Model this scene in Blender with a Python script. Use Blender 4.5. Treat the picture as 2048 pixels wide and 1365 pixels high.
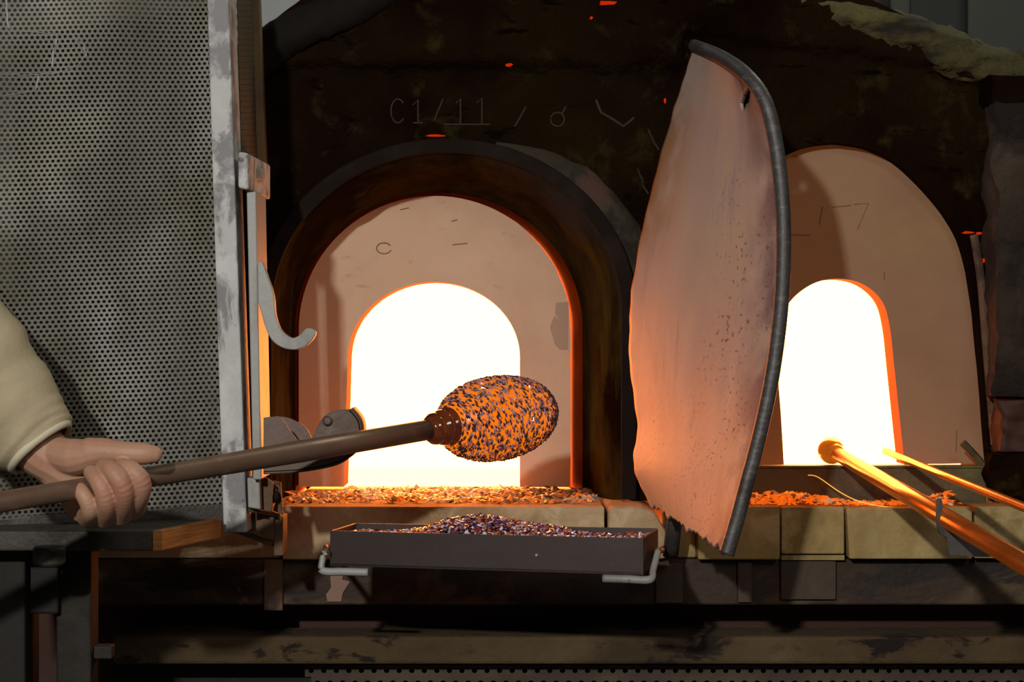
import bpy, bmesh, math, random
from mathutils import Vector, Matrix, noise
from mathutils.geometry import delaunay_2d_cdt
random.seed(7)
for o in list(bpy.data.objects): bpy.data.objects.remove(o)
S = bpy.context.scene
COL = S.collection
# ------------------------------------------------------------------ camera
F, DIST, HZ = 4400.0, 3.1, 1.15
cam = bpy.data.objects.new('camera', bpy.data.cameras.new('camera'))
COL.objects.link(cam); S.camera = cam
cam.location = (0, -DIST, HZ); cam.rotation_euler = (math.pi/2, 0, 0)
cam.data.sensor_width = 36; cam.data.lens = 36*F/2048; cam.data.clip_end = 60
# ------------------------------------------------------------------ light
S.view_settings.view_transform = 'Standard'; S.view_settings.look = 'None'
S.view_settings.exposure = 0.0; S.view_settings.gamma = 1.0
S.view_settings.use_curve_mapping = False
w = bpy.data.worlds.new('world'); S.world = w; w.use_nodes = True
w.node_tree.nodes['Background'].inputs[0].default_value = (.74, .70, .66, 1)
w.node_tree.nodes['Background'].inputs[1].default_value = .035
def area(name, loc, target, size, power, col):
    l = bpy.data.lights.new(name, 'AREA'); l.size = size; l.energy = power; l.color = col
    o = bpy.data.objects.new(name, l); COL.objects.link(o); o.location = loc
    o.rotation_euler = (Vector(target)-Vector(loc)).to_track_quat('-Z', 'Y').to_euler()
area('workshop_lamp', (-.78, -4.0, 2.2), (0, 0, 1.1), .10, 74, (1, .965, .90))
area('fill_light', (1.3, -4.2, 2.9), (0, -.2, 1.1), .9, 20, (1, .96, .90))  # added fill from the right, lifts the arm's shadow on the gate
area('rear_wall_light', (-1.2, 1.9, 3.6), (-.9, 3, 1.6), .8, 9, (.95, 1, 1))  # unseen source, added to brighten the back wall
area('roof_lamp', (1.6, .9, 3.4), (.6, .1, 1.5), .5, 16, (.95, 1, .8))
# ------------------------------------------------------------------ helpers
def P(px, py, y):
    s = (DIST+y)/F
    return Vector(((px-1024)*s, y, HZ+(682.5-py)*s))
ROOT = {}
def tag(o, label, cat, group=None, kind=None):
    if label: o['label'] = label
    if cat: o['category'] = cat
    if group: o['group'] = group
    if kind: o['kind'] = kind
    return o
def thing(name, loc, label, cat, group=None, kind=None):
    o = bpy.data.objects.new(name, None); COL.objects.link(o); o.location = loc
    o.empty_display_size = .05
    ROOT[o.name] = Vector(loc)
    return tag(o, label, cat, group, kind)
def mk(name, vf, mat, parent=None, smooth=False, bev=0, solid=0, label=None, seg=2):
    V, Fc = vf
    V = [Vector(v) for v in V]
    if parent is not None: org = ROOT[parent.name]
    else:
        lo = [min(v[i] for v in V) for i in range(3)]; hi = [max(v[i] for v in V) for i in range(3)]
        org = Vector(((lo[0]+hi[0])/2, (lo[1]+hi[1])/2, lo[2]))
    me = bpy.data.meshes.new(name); me.from_pydata([v-org for v in V], [], Fc)
    mats = mat if isinstance(mat, (list, tuple)) else [mat]
    for m in mats: me.materials.append(m)
    bm = bmesh.new(); bm.from_mesh(me)
    bmesh.ops.recalc_face_normals(bm, faces=bm.faces[:]); bm.to_mesh(me); bm.free()
    if smooth: me.shade_smooth()
    o = bpy.data.objects.new(name, me); COL.objects.link(o)
    if parent is not None: o.parent = parent
    else: o.location = org
    ROOT[o.name] = org
    if solid:
        m = o.modifiers.new('s', 'SOLIDIFY'); m.thickness = solid; m.offset = 0
    if bev:
        m = o.modifiers.new('b', 'BEVEL'); m.width = bev; m.segments = seg; m.limit_method = 'ANGLE'; m.angle_limit = .6
    if label: o['label'] = label
    return o
def join(*vfs):
    V, Fc = [], []
    for v, f in vfs:
        n = len(V); V += list(v); Fc += [tuple(i+n for i in q) for q in f]
    return V, Fc
def prism(front, y0, y1, px=True, rear=None):
    """front: outline in px seen at depth y0, extruded straight back to y1"""
    a = [P(x, y, y0) for x, y in front] if px else [Vector(p) for p in front]
    b = [Vector((v.x, y1, v.z)) for v in a] if rear is None else [P(x, y, y1) for x, y in rear]
    n = len(a)
    f = [tuple(range(n)), tuple(range(2*n-1, n-1, -1))]
    f += [(i, n+i, n+(i+1) % n, (i+1) % n) for i in range(n)]
    return a+b, f
def rect(x0, z0, x1, z1): return [(x0, z0), (x1, z0), (x1, z1), (x0, z1)]
def boxp(x0, p0, x1, p1, y0, y1): return prism(rect(x0, p0, x1, p1), y0, y1)
def hexa(c):
    return [Vector(v) for v in c], [(0, 1, 2, 3), (7, 6, 5, 4), (0, 4, 5, 1), (1, 5, 6, 2), (2, 6, 7, 3), (3, 7, 4, 0)]
def wbox(x0, x1, y0, y1, z0, z1):
    return hexa([(x0, y0, z0), (x1, y0, z0), (x1, y0, z1), (x0, y0, z1), (x0, y1, z0), (x1, y1, z0), (x1, y1, z1), (x0, y1, z1)])
def catmull(pts, n):
    pts = [Vector(p) for p in pts]; out = []
    for i in range(len(pts)-1):
        p0 = pts[max(i-1, 0)]; p1 = pts[i]; p2 = pts[i+1]; p3 = pts[min(i+2, len(pts)-1)]
        for k in range(n):
            t = k/n
            out.append(.5*((2*p1)+(p2-p0)*t+(2*p0-5*p1+4*p2-p3)*t*t+(3*p1-p0-3*p2+p3)*t**3))
    out.append(pts[-1]); return out
def tube(pts, r, seg=14, cap=True, sq=1.0, up=(0, 0, 1)):
    pts = [Vector(p) for p in pts]; n = len(pts)
    rs = r if isinstance(r, (list, tuple)) else [r]*n
    V, Fc = [], []
    for i, p in enumerate(pts):
        d = (pts[min(i+1, n-1)]-pts[max(i-1, 0)]).normalized()
        u = Vector(up)
        if abs(d.dot(u)) > .95: u = Vector((0, 1, 0))
        s = d.cross(u).normalized(); t = s.cross(d)
        for k in range(seg):
            a = 2*math.pi*k/seg
            V.append(p+s*math.cos(a)*rs[i]+t*math.sin(a)*rs[i]*sq)
    for i in range(n-1):
        for k in range(seg):
            Fc.append((i*seg+k, i*seg+(k+1) % seg, (i+1)*seg+(k+1) % seg, (i+1)*seg+k))
    if cap: Fc += [tuple(range(seg-1, -1, -1)), tuple(range((n-1)*seg, n*seg))]
    return V, Fc
def lathe(org, axis, prof, seg=32):
    ax = Vector(axis).normalized()
    pts = [Vector(org)+ax*a for a, _ in prof]
    s = ax.cross(Vector((0, 0, 1))).normalized(); t = s.cross(ax)
    V, Fc = [], []
    for p, (_, r) in zip(pts, prof):
        for k in range(seg):
            a = 2*math.pi*k/seg
            V.append(p+s*math.cos(a)*r+t*math.sin(a)*r)
    n = len(prof)
    for i in range(n-1):
        for k in range(seg):
            Fc.append((i*seg+k, i*seg+(k+1) % seg, (i+1)*seg+(k+1) % seg, (i+1)*seg+k))
    Fc += [tuple(range(seg-1, -1, -1)), tuple(range((n-1)*seg, n*seg))]
    return V, Fc
def arch(cx, hw, top, spring, bottom, n=40):
    """open polyline: bottom left, over the crown, bottom right"""
    k = 10
    L = [(cx-hw, bottom+(spring-bottom)*i/k) for i in range(k)]
    A = [(cx-hw*math.cos(math.pi*i/n), spring-(spring-top)*math.sin(math.pi*i/n)) for i in range(n+1)]
    R = [(cx+hw, spring+(bottom-spring)*(i+1)/k) for i in range(k)]
    return L+A+R
def spl(pts, n=6): return [(v.x, v.y) for v in catmull([(x, y, 0) for x, y in pts], n)]
def chip(c, nrm, tan, a, b, h):
    """small faceted flake: 6 verts, 8 tris"""
    c = Vector(c); nrm = Vector(nrm); tan = Vector(tan); bt = nrm.cross(tan)
    j = lambda: random.uniform(.7, 1.25)
    V = [c+tan*a*j(), c+bt*b*j(), c-tan*a*j(), c-bt*b*j(), c+nrm*h*j()+tan*random.uniform(-.3, .3)*a, c-nrm*h*.6]
    return V, [(0, 1, 4), (1, 2, 4), (2, 3, 4), (3, 0, 4), (1, 0, 5), (2, 1, 5), (3, 2, 5), (0, 3, 5)]
def mk_chips(name, chips, mats, parent=None):
    V, Fc, mi = [], [], []
    for (v, f), m in chips:
        n = len(V); V += v; Fc += [tuple(i+n for i in q) for q in f]; mi += [m]*len(f)
    o = mk(name, (V, Fc), mats, parent)
    o.data.polygons.foreach_set('material_index', mi)
    return o
# ------------------------------------------------------------------ materials
def M(name, base, layers=(), rough=.75, metal=0.0, bump=None, emit=None, coat=0, spec=.5, sss=0, uv=False, rvar=0):
    m = bpy.data.materials.new(name); m.use_nodes = True
    nt = m.node_tree; N = nt.nodes; L = nt.links; b = N['Principled BSDF']
    b.inputs['Roughness'].default_value = rough; b.inputs['Metallic'].default_value = metal
    b.inputs['Specular IOR Level'].default_value = spec
    if coat: b.inputs['Coat Weight'].default_value = coat; b.inputs['Coat Roughness'].default_value = .08
    if sss:
        b.inputs['Subsurface Weight'].default_value = sss; b.inputs['Subsurface Radius'].default_value = (.012, .005, .003)
        b.inputs['Subsurface Scale'].default_value = .5
    tc = N.new('ShaderNodeTexCoord'); src = tc.outputs['UV' if uv else 'Object']
    def nz(scale, detail, st, dist=0):
        mp = N.new('ShaderNodeMapping'); mp.inputs['Scale'].default_value = st; L.new(src, mp.inputs[0])
        mp.inputs['Location'].default_value = (random.random()*9, random.random()*9, random.random()*9)
        t = N.new('ShaderNodeTexNoise'); t.inputs['Scale'].default_value = scale; t.inputs['Detail'].default_value = detail
        t.inputs['Roughness'].default_value = .62; t.inputs['Distortion'].default_value = dist
        L.new(mp.outputs[0], t.inputs['Vector']); return t.outputs['Fac']
    cur = None
    for ly in layers:
        col, scale, lo, hi = ly[:4]; st = ly[4] if len(ly) > 4 else (1, 1, 1)
        f = nz(scale, 7, st, .3)
        mr = N.new('ShaderNodeMapRange'); mr.inputs[1].default_value = lo; mr.inputs[2].default_value = hi; L.new(f, mr.inputs[0])
        mx = N.new('ShaderNodeMix'); mx.data_type = 'RGBA'; L.new(mr.outputs[0], mx.inputs[0])
        if cur is None: mx.inputs[6].default_value = (*base, 1)
        else: L.new(cur, mx.inputs[6])
        mx.inputs[7].default_value = (*col, 1); cur = mx.outputs[2]
    if cur is None: b.inputs['Base Color'].default_value = (*base, 1)
    else: L.new(cur, b.inputs['Base Color'])
    if bump:
        f = nz(bump[0], 8, bump[3] if len(bump) > 3 else (1, 1, 1))
        bp = N.new('ShaderNodeBump'); bp.inputs['Strength'].default_value = bump[1]; bp.inputs['Distance'].default_value = bump[2]
        L.new(f, bp.inputs['Height']); L.new(bp.outputs[0], b.inputs['Normal'])
        if rvar:
            mr = N.new('ShaderNodeMapRange'); mr.inputs[1].default_value = .3; mr.inputs[2].default_value = .7
            mr.inputs[3].default_value = rough-rvar; mr.inputs[4].default_value = rough+rvar
            L.new(f, mr.inputs[0]); L.new(mr.outputs[0], b.inputs['Roughness'])
    if emit:
        b.inputs['Emission Color'].default_value = (*emit[0], 1); b.inputs['Emission Strength'].default_value = emit[1]
    m['nodes_src'] = 1
    return m
soot = M('sooty_furnace_wall', (.0105, .0042, .0013), [((.019, .0112, .0032), 3, .42, .66), ((.0058, .0012, .0004), 4, .48, .66), ((.036, .026, .0085), 18, .57, .74), ((.004, .0015, .0006), 30, .6, .66, (.35, 1, 1.5))], .9, bump=(26, .9, .02), spec=.04)
crust = M('pale_crumbling_crust', (.085, .072, .022), [((.14, .12, .04), 9, .48, .62), ((.022, .014, .006), 16, .5, .62, (.4, 1, 1.3))], .9, bump=(60, .9, .015))
darkrock = M('dark_smooth_hood', (.011, .009, .007), [((.020, .017, .014), 6, .4, .7)], .85, bump=(14, .4, .01), spec=.1)
collar_m = M('heat_tinted_collar', (.010, .0085, .005), [((.036, .031, .0085), 5, .47, .62, (1, 1, .45)), ((.026, .028, .030), 7, .52, .66, (1, 1, .4)), ((.0065, .004, .0022), 4, .54, .68), ((.042, .046, .010), 11, .58, .72, (1, 1, .3))], .9, .0, bump=(40, .35, .006), spec=0)
ring_m = M('charcoal_arch_ring', (.014, .0095, .008), [((.022, .015, .013), 12, .45, .65)], .9, .0, bump=(60, .25, .004), spec=.08)
door_m = M('cream_refractory_plate', (.58, .445, .315), [((.51, .385, .27), 6, .45, .65), ((.42, .30, .205), 18, .62, .72, (1, 1, 2.5)), ((.63, .49, .36), 3, .5, .7)], .88, bump=(70, .25, .004), spec=.3, emit=((1, .23, .055), .06))  # weak orange emission stands in for bounced furnace light on the plate
door2_m = M('taupe_refractory_plate', (.245, .172, .112), [((.21, .145, .096), 5, .45, .65), ((.26, .195, .105), 3, .55, .72)], .88, bump=(60, .2, .003), spec=.3, emit=((1, .25, .03), .05))  # faint orange emission lifts the plate in place of bounced firelight
scratch_m = M('pale_scratch', (.042, .030, .016), rough=.8)
scratch_d = M('brown_scratch', (.22, .125, .065), rough=.9)
brick_m = M('pale_firebrick', (.52, .38, .22), [((.38, .26, .14), 9, .45, .58), ((.62, .48, .30), 22, .55, .66), ((.10, .06, .03), 60, .69, .74, (1, 1, 2.4))], .9, bump=(90, .5, .006), spec=.25)
brick_o = M('olive_firebrick', (.40, .30, .12), [((.28, .20, .075), 8, .45, .58), ((.50, .385, .18), 16, .5, .64), ((.33, .25, .10), 5, .5, .6, (1, 1, .3)), ((.09, .06, .02), 70, .68, .73, (1, 1, 2))], .9, bump=(80, .5, .006), spec=.25)
beam_m = M('peeling_steel_beam', (.040, .021, .011), [((.095, .058, .026), 7, .5, .6, (1, 1, 1.3)), ((.017, .010, .006), 12, .53, .6, (.5, 1, 1.6)), ((.15, .095, .065), 16, .66, .69, (1, 1, .7))], .7, bump=(50, .5, .006))
lbeam_m = M('crumbling_lower_beam', (.090, .058, .024), [((.055, .034, .014), 6, .45, .62), ((.013, .007, .004), 24, .56, .62, (.5, 1, 1)), ((.12, .082, .040), 4, .55, .7)], .9, bump=(60, .6, .008))
darkred = M('dark_red_recess', (.045, .010, .004), [((.052, .018, .008), 5, .45, .6)], .7)
void_m = M('black_steel', (.010, .007, .005), [((.018, .013, .009), 15, .5, .65)], .75, .0, bump=(40, .3, .004))
mesh_m = M('dusty_perforated_steel', (.215, .200, .165), [((.135, .122, .080), 4, .45, .60), ((.30, .295, .275), 6, .52, .68, (1, 1, .7)), ((.10, .088, .078), 5, .58, .72, (1.6, 1, .5)), ((.42, .43, .43), 22, .70, .75, (1, 1, 1.6))], .55, .25, bump=(120, .15, .002))
paint_m = M('peeling_white_paint_steel', (.52, .53, .51), [((.24, .23, .235), 7, .5, .53, (1.5, 1, .55)), ((.62, .63, .61), 18, .5, .64), ((.12, .10, .09), 36, .66, .69)], .6, bump=(60, .35, .004))
grey_m = M('grey_painted_steel', (.36, .36, .34), [((.25, .24, .23), 10, .48, .62, (1.5, 1, .5)), ((.12, .10, .09), 40, .66, .7)], .55, .1, bump=(80, .25, .003))
brown_m = M('browned_steel', (.145, .100, .080), [((.095, .058, .045), 9, .45, .62), ((.19, .155, .14), 16, .6, .7)], .55, .35, bump=(60, .25, .003))
rust_m = M('rusty_steel', (.15, .085, .045), [((.06, .03, .018), 18, .48, .6), ((.24, .15, .08), 30, .58, .7)], .75, .15, bump=(70, .5, .004))
post_m = M('dark_brown_post', (.016, .012, .008), [((.026, .021, .016), 8, .5, .62), ((.014, .010, .007), 12, .5, .62)], .75, .1, bump=(40, .5, .006))
rail_m = M('scaly_dark_rail', (.075, .065, .055), [((.13, .12, .11), 26, .55, .66), ((.03, .022, .016), 12, .5, .62)], .6, .2, bump=(45, .7, .008))
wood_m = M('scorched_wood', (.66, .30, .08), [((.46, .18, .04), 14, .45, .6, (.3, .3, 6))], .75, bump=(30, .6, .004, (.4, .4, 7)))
rod_m = M('dark_scaled_rod', (.085, .078, .076), [((.14, .132, .13), 60, .5, .66, (1, 1, 3)), ((.05, .04, .038), 12, .55, .66)], .5, .45, bump=(160, .4, .002))
tray_m = M('mauve_black_steel_tray', (.056, .037, .034), [((.046, .030, .027), 6, .45, .6), ((.07, .050, .045), 30, .66, .72)], .5, .3, bump=(90, .1, .002))
pipe_m = M('browned_blowpipe', (.25, .155, .105), [((.19, .11, .075), 8, .45, .65), ((.31, .21, .15), 30, .58, .7)], .42, .55, bump=(80, .15, .002))
pipe_g = M('grey_blowpipe', (.26, .21, .165), [((.20, .165, .13), 9, .45, .65)], .45, .45, bump=(80, .15, .002))
hotpipe = M('polished_hot_steel', (.40, .155, .05), [((.22, .08, .028), 14, .48, .62)], .24, .9, bump=(80, .1, .001), emit=((1, .17, .01), .10))
amber = M('dark_amber_glass', (.09, .022, .006), [((.02, .006, .008), 34, .44, .54, (1, 1, 1))], .10, 0, coat=1, emit=((1, .15, .004), .045))
glow = M('glowing_orange_glass', (.30, .08, .01), rough=.25, coat=.6, emit=((1, .205, .003), .78))
ball_m = M('honey_glass_gather', (.45, .15, .03), [((.10, .03, .008), 30, .5, .58)], .1, 0, coat=1, emit=((1, .22, .01), .35))
skin = M('skin', (.47, .255, .165), [((.44, .205, .135), 14, .48, .62), ((.50, .29, .185), 7, .5, .7)], .55, bump=(220, .25, .0015), sss=.12)
cloth = M('cream_cotton_jacket', (.50, .415, .275), [((.44, .36, .235), 8, .45, .62)], .9, bump=(30, .3, .008), spec=.2)
cuff_m = M('pale_cuff_hem', (.68, .62, .44), rough=.9, bump=(300, .3, .001))
stone_m = M('rough_brown_stone', (.036, .023, .014), [((.070, .050, .034), 7, .48, .62, (1, 1, .6)), ((.014, .007, .004), 9, .5, .62)], .95, bump=(30, .9, .02))
plaster = M('pale_grey_plaster', (.50, .50, .49), [((.46, .46, .45), 2, .4, .6)], .9)
floor_m = M('dark_concrete', (.09, .085, .08), [((.06, .055, .05), 3, .4, .6)], .9, bump=(20, .3, .01))
duct_m = M('grey_green_cabinet', (.055, .056, .050), [((.045, .046, .04), 3, .4, .6)], .7)
duct_d = M('dark_cabinet', (.020, .020, .018), rough=.7)
def hot(name, col, s):
    m = bpy.data.materials.new(name); m.use_nodes = True; N = m.node_tree.nodes; N.remove(N['Principled BSDF'])
    e = N.new('ShaderNodeEmission'); e.inputs[0].default_value = (*col, 1); e.inputs[1].default_value = s
    m.node_tree.links.new(e.outputs[0], N['Material Output'].inputs[0]); return m
fire = hot('white_hot_chamber', (1, .255, .043), 22.5)
firefl = hot('white_hot_hearth', (1, .30, .088), 9.3)
ember_m = hot('red_ember', (1, .045, .003), .5)
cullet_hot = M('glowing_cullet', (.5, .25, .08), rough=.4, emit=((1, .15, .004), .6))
cullet_a = M('pale_cullet', (.78, .62, .42), rough=.35)
cullet_b = M('ashen_cullet', (.22, .17, .12), rough=.7)
# ------------------------------------------------------------------ setting
ZL = P(0, 1015, -.12).z          # top of the hearth ledge
ZB = P(0, 1120, -.12).z          # underside of the ledge blocks
f = mk('floor', wbox(-3, 3, -4.5, 3.2, -.1, 0), floor_m); tag(f, 'dark concrete workshop floor', 'floor', kind='structure')
f = mk('wall_back', wbox(-3, 3, 3.0, 3.15, 0, 4), plaster); tag(f, 'pale grey plaster wall behind the furnace', 'wall', kind='structure')
cab = thing('cabinet', (.95, 1.9, 0), 'tall grey cabinet standing behind the furnace, top right', 'cabinet')
mk('body', wbox(.62, 1.32, 1.9, 2.4, 0, 3.2), duct_d, cab, bev=.01)
mk('door', wbox(1.03, 1.30, 1.875, 1.9, .05, 3.15), duct_m, cab, bev=.006)
mk('edge_strip', wbox(.855, .90, 1.87, 1.9, .05, 3.15), duct_m, cab, bev=.006)
# ------------------------------------------------------------------ furnace
fur = thing('furnace', (.1, .5, 0), 'soot blackened glass furnace with two glowing arched mouths', 'furnace')
HB = 1002.0
RO = arch(893, 366, 290, 620, HB)
D2R = spl([(1670, 287), (1730, 296), (1790, 325), (1850, 380), (1895, 440), (1925, 510), (1942, 610), (1955, 740), (1971, 927)], 5)
D2L = [(2*1670-x-(y-287)*.02, y) for x, y in D2R]
def grow(pts, cx, cy, k): return [(cx+(x-cx)*k, cy+(y-cy)*k) for x, y in pts]
door2_out = list(reversed(D2L))[:-1]+D2R            # left bottom .. right bottom
hole2 = [(x+(max(1, min(7, (y-380)/25)) if x > 1670 else -2), y-1) for x, y in door2_out]
hole2 = [(hole2[0][0], HB), (hole2[0][0], 960)]+hole2+[(hole2[-1][0]+2, 960), (hole2[-1][0]+2, HB)]
top = spl([(-420, 420), (100, 300), (400, 150), (515, 70), (590, 8), (760, -90), (1300, -110), (1600, -50), (1730, -6), (1850, 52), (1950, 112), (2060, 134), (2250, 150), (2500, 190)], 8)
def resample(pl, step):
    out = [pl[0]]
    for a, b in zip(pl, pl[1:]):
        d = math.hypot(b[0]-a[0], b[1]-a[1]); n = max(1, int(d/step))
        out += [(a[0]+(b[0]-a[0])*i/n, a[1]+(b[1]-a[1])*i/n) for i in range(1, n+1)]
    return out
outl = resample([(-420, HB)]+RO+hole2+[(2500, HB)]+list(reversed(top))+[(-420, HB)], 16)[:-1]
def inside(x, y, poly):
    c = False; n = len(poly); j = n-1
    for i in range(n):
        xi, yi = poly[i]; xj, yj = poly[j]
        if (yi > y) != (yj > y) and x < (xj-xi)*(y-yi)/(yj-yi)+xi: c = not c
        j = i
    return c
def wy(x, y):
    p = Vector((x/130, y/130, 0))
    h = noise.fractal(p, 1.0, 2.0, 5)*.006
    nz_ = noise.noise(Vector((x/90, y/60, 3)))*14+noise.noise(Vector((x/25, 7, 1)))*6
    lim = 128+nz_
    if x > 1360: lim = 60+(x-1360)*.13+max(0, x-1750)*.12+nz_
    t = max(0, min(1, (lim-y)/14+.5)); h -= .016*t*t*(3-2*t)
    h += .012*max(0, min(1, (y-lim)/20))*max(0, 1-(y-lim)/120) if y > lim else 0
    return h
pts = list(outl); xs = -405
coarse = []
for iy in range(-8, 85):
    for ix in range(-30, 180):
        x = ix*14+random.uniform(-3, 3); y = iy*12+random.uniform(-3, 3)
        if (x < 430) and (ix % 3 or iy % 3): continue
        if inside(x, y, outl): coarse.append((x, y))
pts += coarse
nO = len(outl)
r_ = delaunay_2d_cdt([Vector(p) for p in pts], [], [list(range(nO))], 1, .5)
edge_set = {}
wv = [P(v.x, v.y, wy(v.x, v.y)) for v in r_[0]]
wf = [tuple(t) for t in r_[2]]
mk('front_wall', (wv, wf), soot, fur, smooth=True)
rim_f = [P(x, y, wy(x, y)) for x, y in outl]
def rear(v, d): return Vector((v.x, d, v.z))
n = nO
mk('wall_thickness', (rim_f+[rear(v, .20) for v in rim_f], [(i, (i+1) % n, n+(i+1) % n, n+i) for i in range(n)]), soot, fur)
# roof shell running back from the upper outline
tv = [rear(P(x, y, 0), .195) for x, y in top]
mk('roof_shell', (tv+[rear(v, 1.3)-Vector((0, 0, .12)) for v in tv], [(i, i+1, len(tv)+i+1, len(tv)+i) for i in range(len(tv)-1)]), soot, fur)
rv = [rear(v, 1.3)-Vector((0, 0, .12)) for v in tv]; nb = len(rv)
mk('rear_wall', (rv+[Vector((v.x, 1.3, ZB)) for v in rv], [(i, i+1, nb+i+1, nb+i) for i in range(nb-1)]), soot, fur)
for v in (tv[0], tv[-1]):
    mk('side_wall', ([v, rear(v, 1.3)-Vector((0, 0, .12)), Vector((v.x, 1.3, ZB)), Vector((v.x, .19, ZB))], [(0, 1, 2, 3)]), soot, fur)
mk('lower_body', wbox(-1.0, 1.05, .0, 1.2, 0, ZB-.002), darkred, fur)
# chambers
def chamber(x0, x1, zt, y0, y1):
    a = [(x0, y0, ZL), (x1, y0, ZL), (x1, y0, zt), (x0, y0, zt), (x0, y1, ZL), (x1, y1, ZL), (x1, y1, zt), (x0, y1, zt)]
    o = mk('hot_chamber', (a, [(4, 5, 6, 7), (0, 4, 7, 3), (1, 2, 6, 5), (3, 7, 6, 2), (0, 1, 5, 4)]), [fire, firefl], fur, label='white-hot glowing chamber behind the furnace mouth')
    for p in o.data.polygons:
        if abs(p.normal.z) > .9 and p.center.z+ROOT[fur.name].z < ZL+.01: p.material_index = 1
chamber(-.325, .085, P(0, 400, .3).z, .30, .80)
chamber(.30, .70, P(0, 430, .2).z, .13, .60)
# crumbling crust along the right shoulder of the roof
def lumpy(path, r, seg, y, amp, sq=.8, sc=40):
    v, fc = tube(catmull(path, 10), r, seg, True, sq)
    out = []
    for p in v:
        d = noise.fractal(Vector((p.x*sc*.4, p.y*sc, p.z*sc)), 1, 2, 4)*amp+noise.noise(p*95)*amp*.35
        out.append(p+Vector((d*.5, d, d)))
    return out, fc
cr = [P(1490, -25, .0), P(1600, 8, -.0), P(1700, 34, -.0), P(1800, 64, -.0), P(1880, 98, -.0), P(1960, 130, -.0), P(2060, 142, -.0), P(2200, 170, -.0)]
rr = [.012]*15+[.016]*15+[.020]*15+[.024]*15+[.019]*11
mk('crumbling_crust', lumpy(cr, [.016+.016*min(1, i/40)-.012*max(0, (i-44)/26) for i in range(71)], 24, 0, .011, 1.0, 40), crust, fur, smooth=True, label='pale crumbling crust along the furnace roof edge')
mk('hood_lip', lumpy([P(380, 205, -.01), P(515, 112, -.01), P(600, 58, -.01), P(690, 22, -.01), P(800, -40, -.01)], .030, 20, 0, .010, 1.0, 12), darkrock, fur, smooth=True)
# glowing cracks
for i, (x, y, a, b) in enumerate([(1215, 6, 24, 4), (1183, 35, 4, 3), (1019, 129, 8, 3), (1330, 201, 2.5, 6), (1937, 465, 13, 3), (1958, 467, 6, 2.5), (1966, 521, 4, 5), (872, 271, 20, 2)]):
    yy = wy(x, y)-.004
    ptsx = []
    for k in range(9):
        q = 2*math.pi*k/9; j = random.uniform(.6, 1.2)
        ptsx.append((x+math.cos(q)*a*j, y+math.sin(q)*b*j))
    mk('glowing_crack', prism(ptsx, yy, yy+.012), ember_m, fur)
# scratched numerals
def strokes(name, lines, y, wpx, mat, par, depth=.003):
    vs = []
    for ln in lines:
        p3 = [P(a, b, (y(a, b) if callable(y) else y)) for a, b in ln]
        vs.append(tube(p3, wpx*.00035, 5))
    return mk(name, join(*vs), mat, par)
def circ(cx, cy, rx, ry, a0, a1, n=12): return [(cx+rx*math.cos(math.radians(a0+(a1-a0)*i/n)), cy+ry*math.sin(math.radians(a0+(a1-a0)*i/n))) for i in range(n+1)]
wyy = lambda a, b: wy(a, b)-.0015
for ln in ([circ(796, 222, 14, 24, -40, -320)], [[(826, 210), (836, 200), (836, 246)], [(826, 246), (846, 246)]], [[(886, 198), (868, 242)]],
           [[(912, 206), (921, 198), (921, 247)]], [[(954, 206), (964, 197), (964, 248)]], [[(888, 249), (980, 249)]], [[(1052, 214), (1029, 254)]],
           [circ(1115, 239, 14, 14, 0, 360), [(1124, 228), (1131, 214)]]):
    strokes('scratched_mark', ln, wyy, 3.2, scratch_m, fur)
strokes('plaster_scar', [[(1192, 200), (1202, 225), (1228, 240), (1247, 253), (1268, 236)]], wyy, 5, scratch_m, fur)
strokes('thin_crack', [[(1275, 338), (1284, 358), (1286, 372), (1297, 388)]], wyy, 3.5, scratch_m, fur)
strokes('thin_crack', [[(1296, 258), (1308, 285), (1318, 300)]], wyy, 3.5, scratch_m, fur)
# ------------------------------------------------------------------ arch collar of the left mouth
col = thing('arch_collar', P(880, HB, .05), 'dark heat-tinted steel collar arched round the left furnace mouth', 'collar')
oa = arch(893, 380, 277, 620, HB-2, 48); ia = arch(893, 349, 306, 622, HB-2, 48)
mid = arch(880, 300, 372, 650, HB-2, 48); ba = arch(878, 287, 386, 656, HB-2, 48); bb = arch(875, 262, 402, 660, HB-2, 48)
def floorfix(v): return Vector((v.x, v.y, max(v.z, ZL+.0005)))
def strip(loops, rip=0):
    V, Fc = [], []; m = len(loops[0][0])
    for L_, y in loops: V += [floorfix(P(a, b, y)) for a, b in L_]
    for i in range(len(loops)-1):
        for k in range(m-1): Fc.append((i*m+k, i*m+k+1, (i+1)*m+k+1, (i+1)*m+k))
    return V, Fc
mk('front_ring', strip([(oa, .02), (oa, -.026), (ia, -.026), (ia, .01)]), ring_m, col, smooth=False, bev=.003)
lp = []
for i in range(15):
    t = i/14
    e = t**.75
    L_ = [(a[0]+(b[0]-a[0])*e, a[1]+(b[1]-a[1])*e) for a, b in zip(ia, ba)]
    y = -.018+.178*t
    q = []
    for k, (a, b) in enumerate(L_):
        d = noise.noise(Vector((k*.22, t*2.2, 5)))*13*math.sin(math.pi*t)
        q.append((a+d*(1 if a < 880 else -1)*.6, b+d))
    lp.append((q, y))
mk('tapered_throat', strip(lp), collar_m, col, smooth=True)
mk('glow_lining', strip([lp[-1], (bb, .27)]), M('orange_glow_lining', (.30, .035, .002), [((.2, .02, .001), 9, .45, .6)], .8, spec=.05), col, smooth=True)  # orange glow of the gap put into the lining's colour
sur = M('mottled_plaster_surround', (.030, .021, .009), [((.075, .034, .024), 9, .46, .58), ((.034, .034, .012), 7, .5, .62), ((.014, .009, .005), 14, .52, .62)], .85, bump=(40, .6, .01))  # pinkish and olive mottling on a band beside the arch
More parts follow.
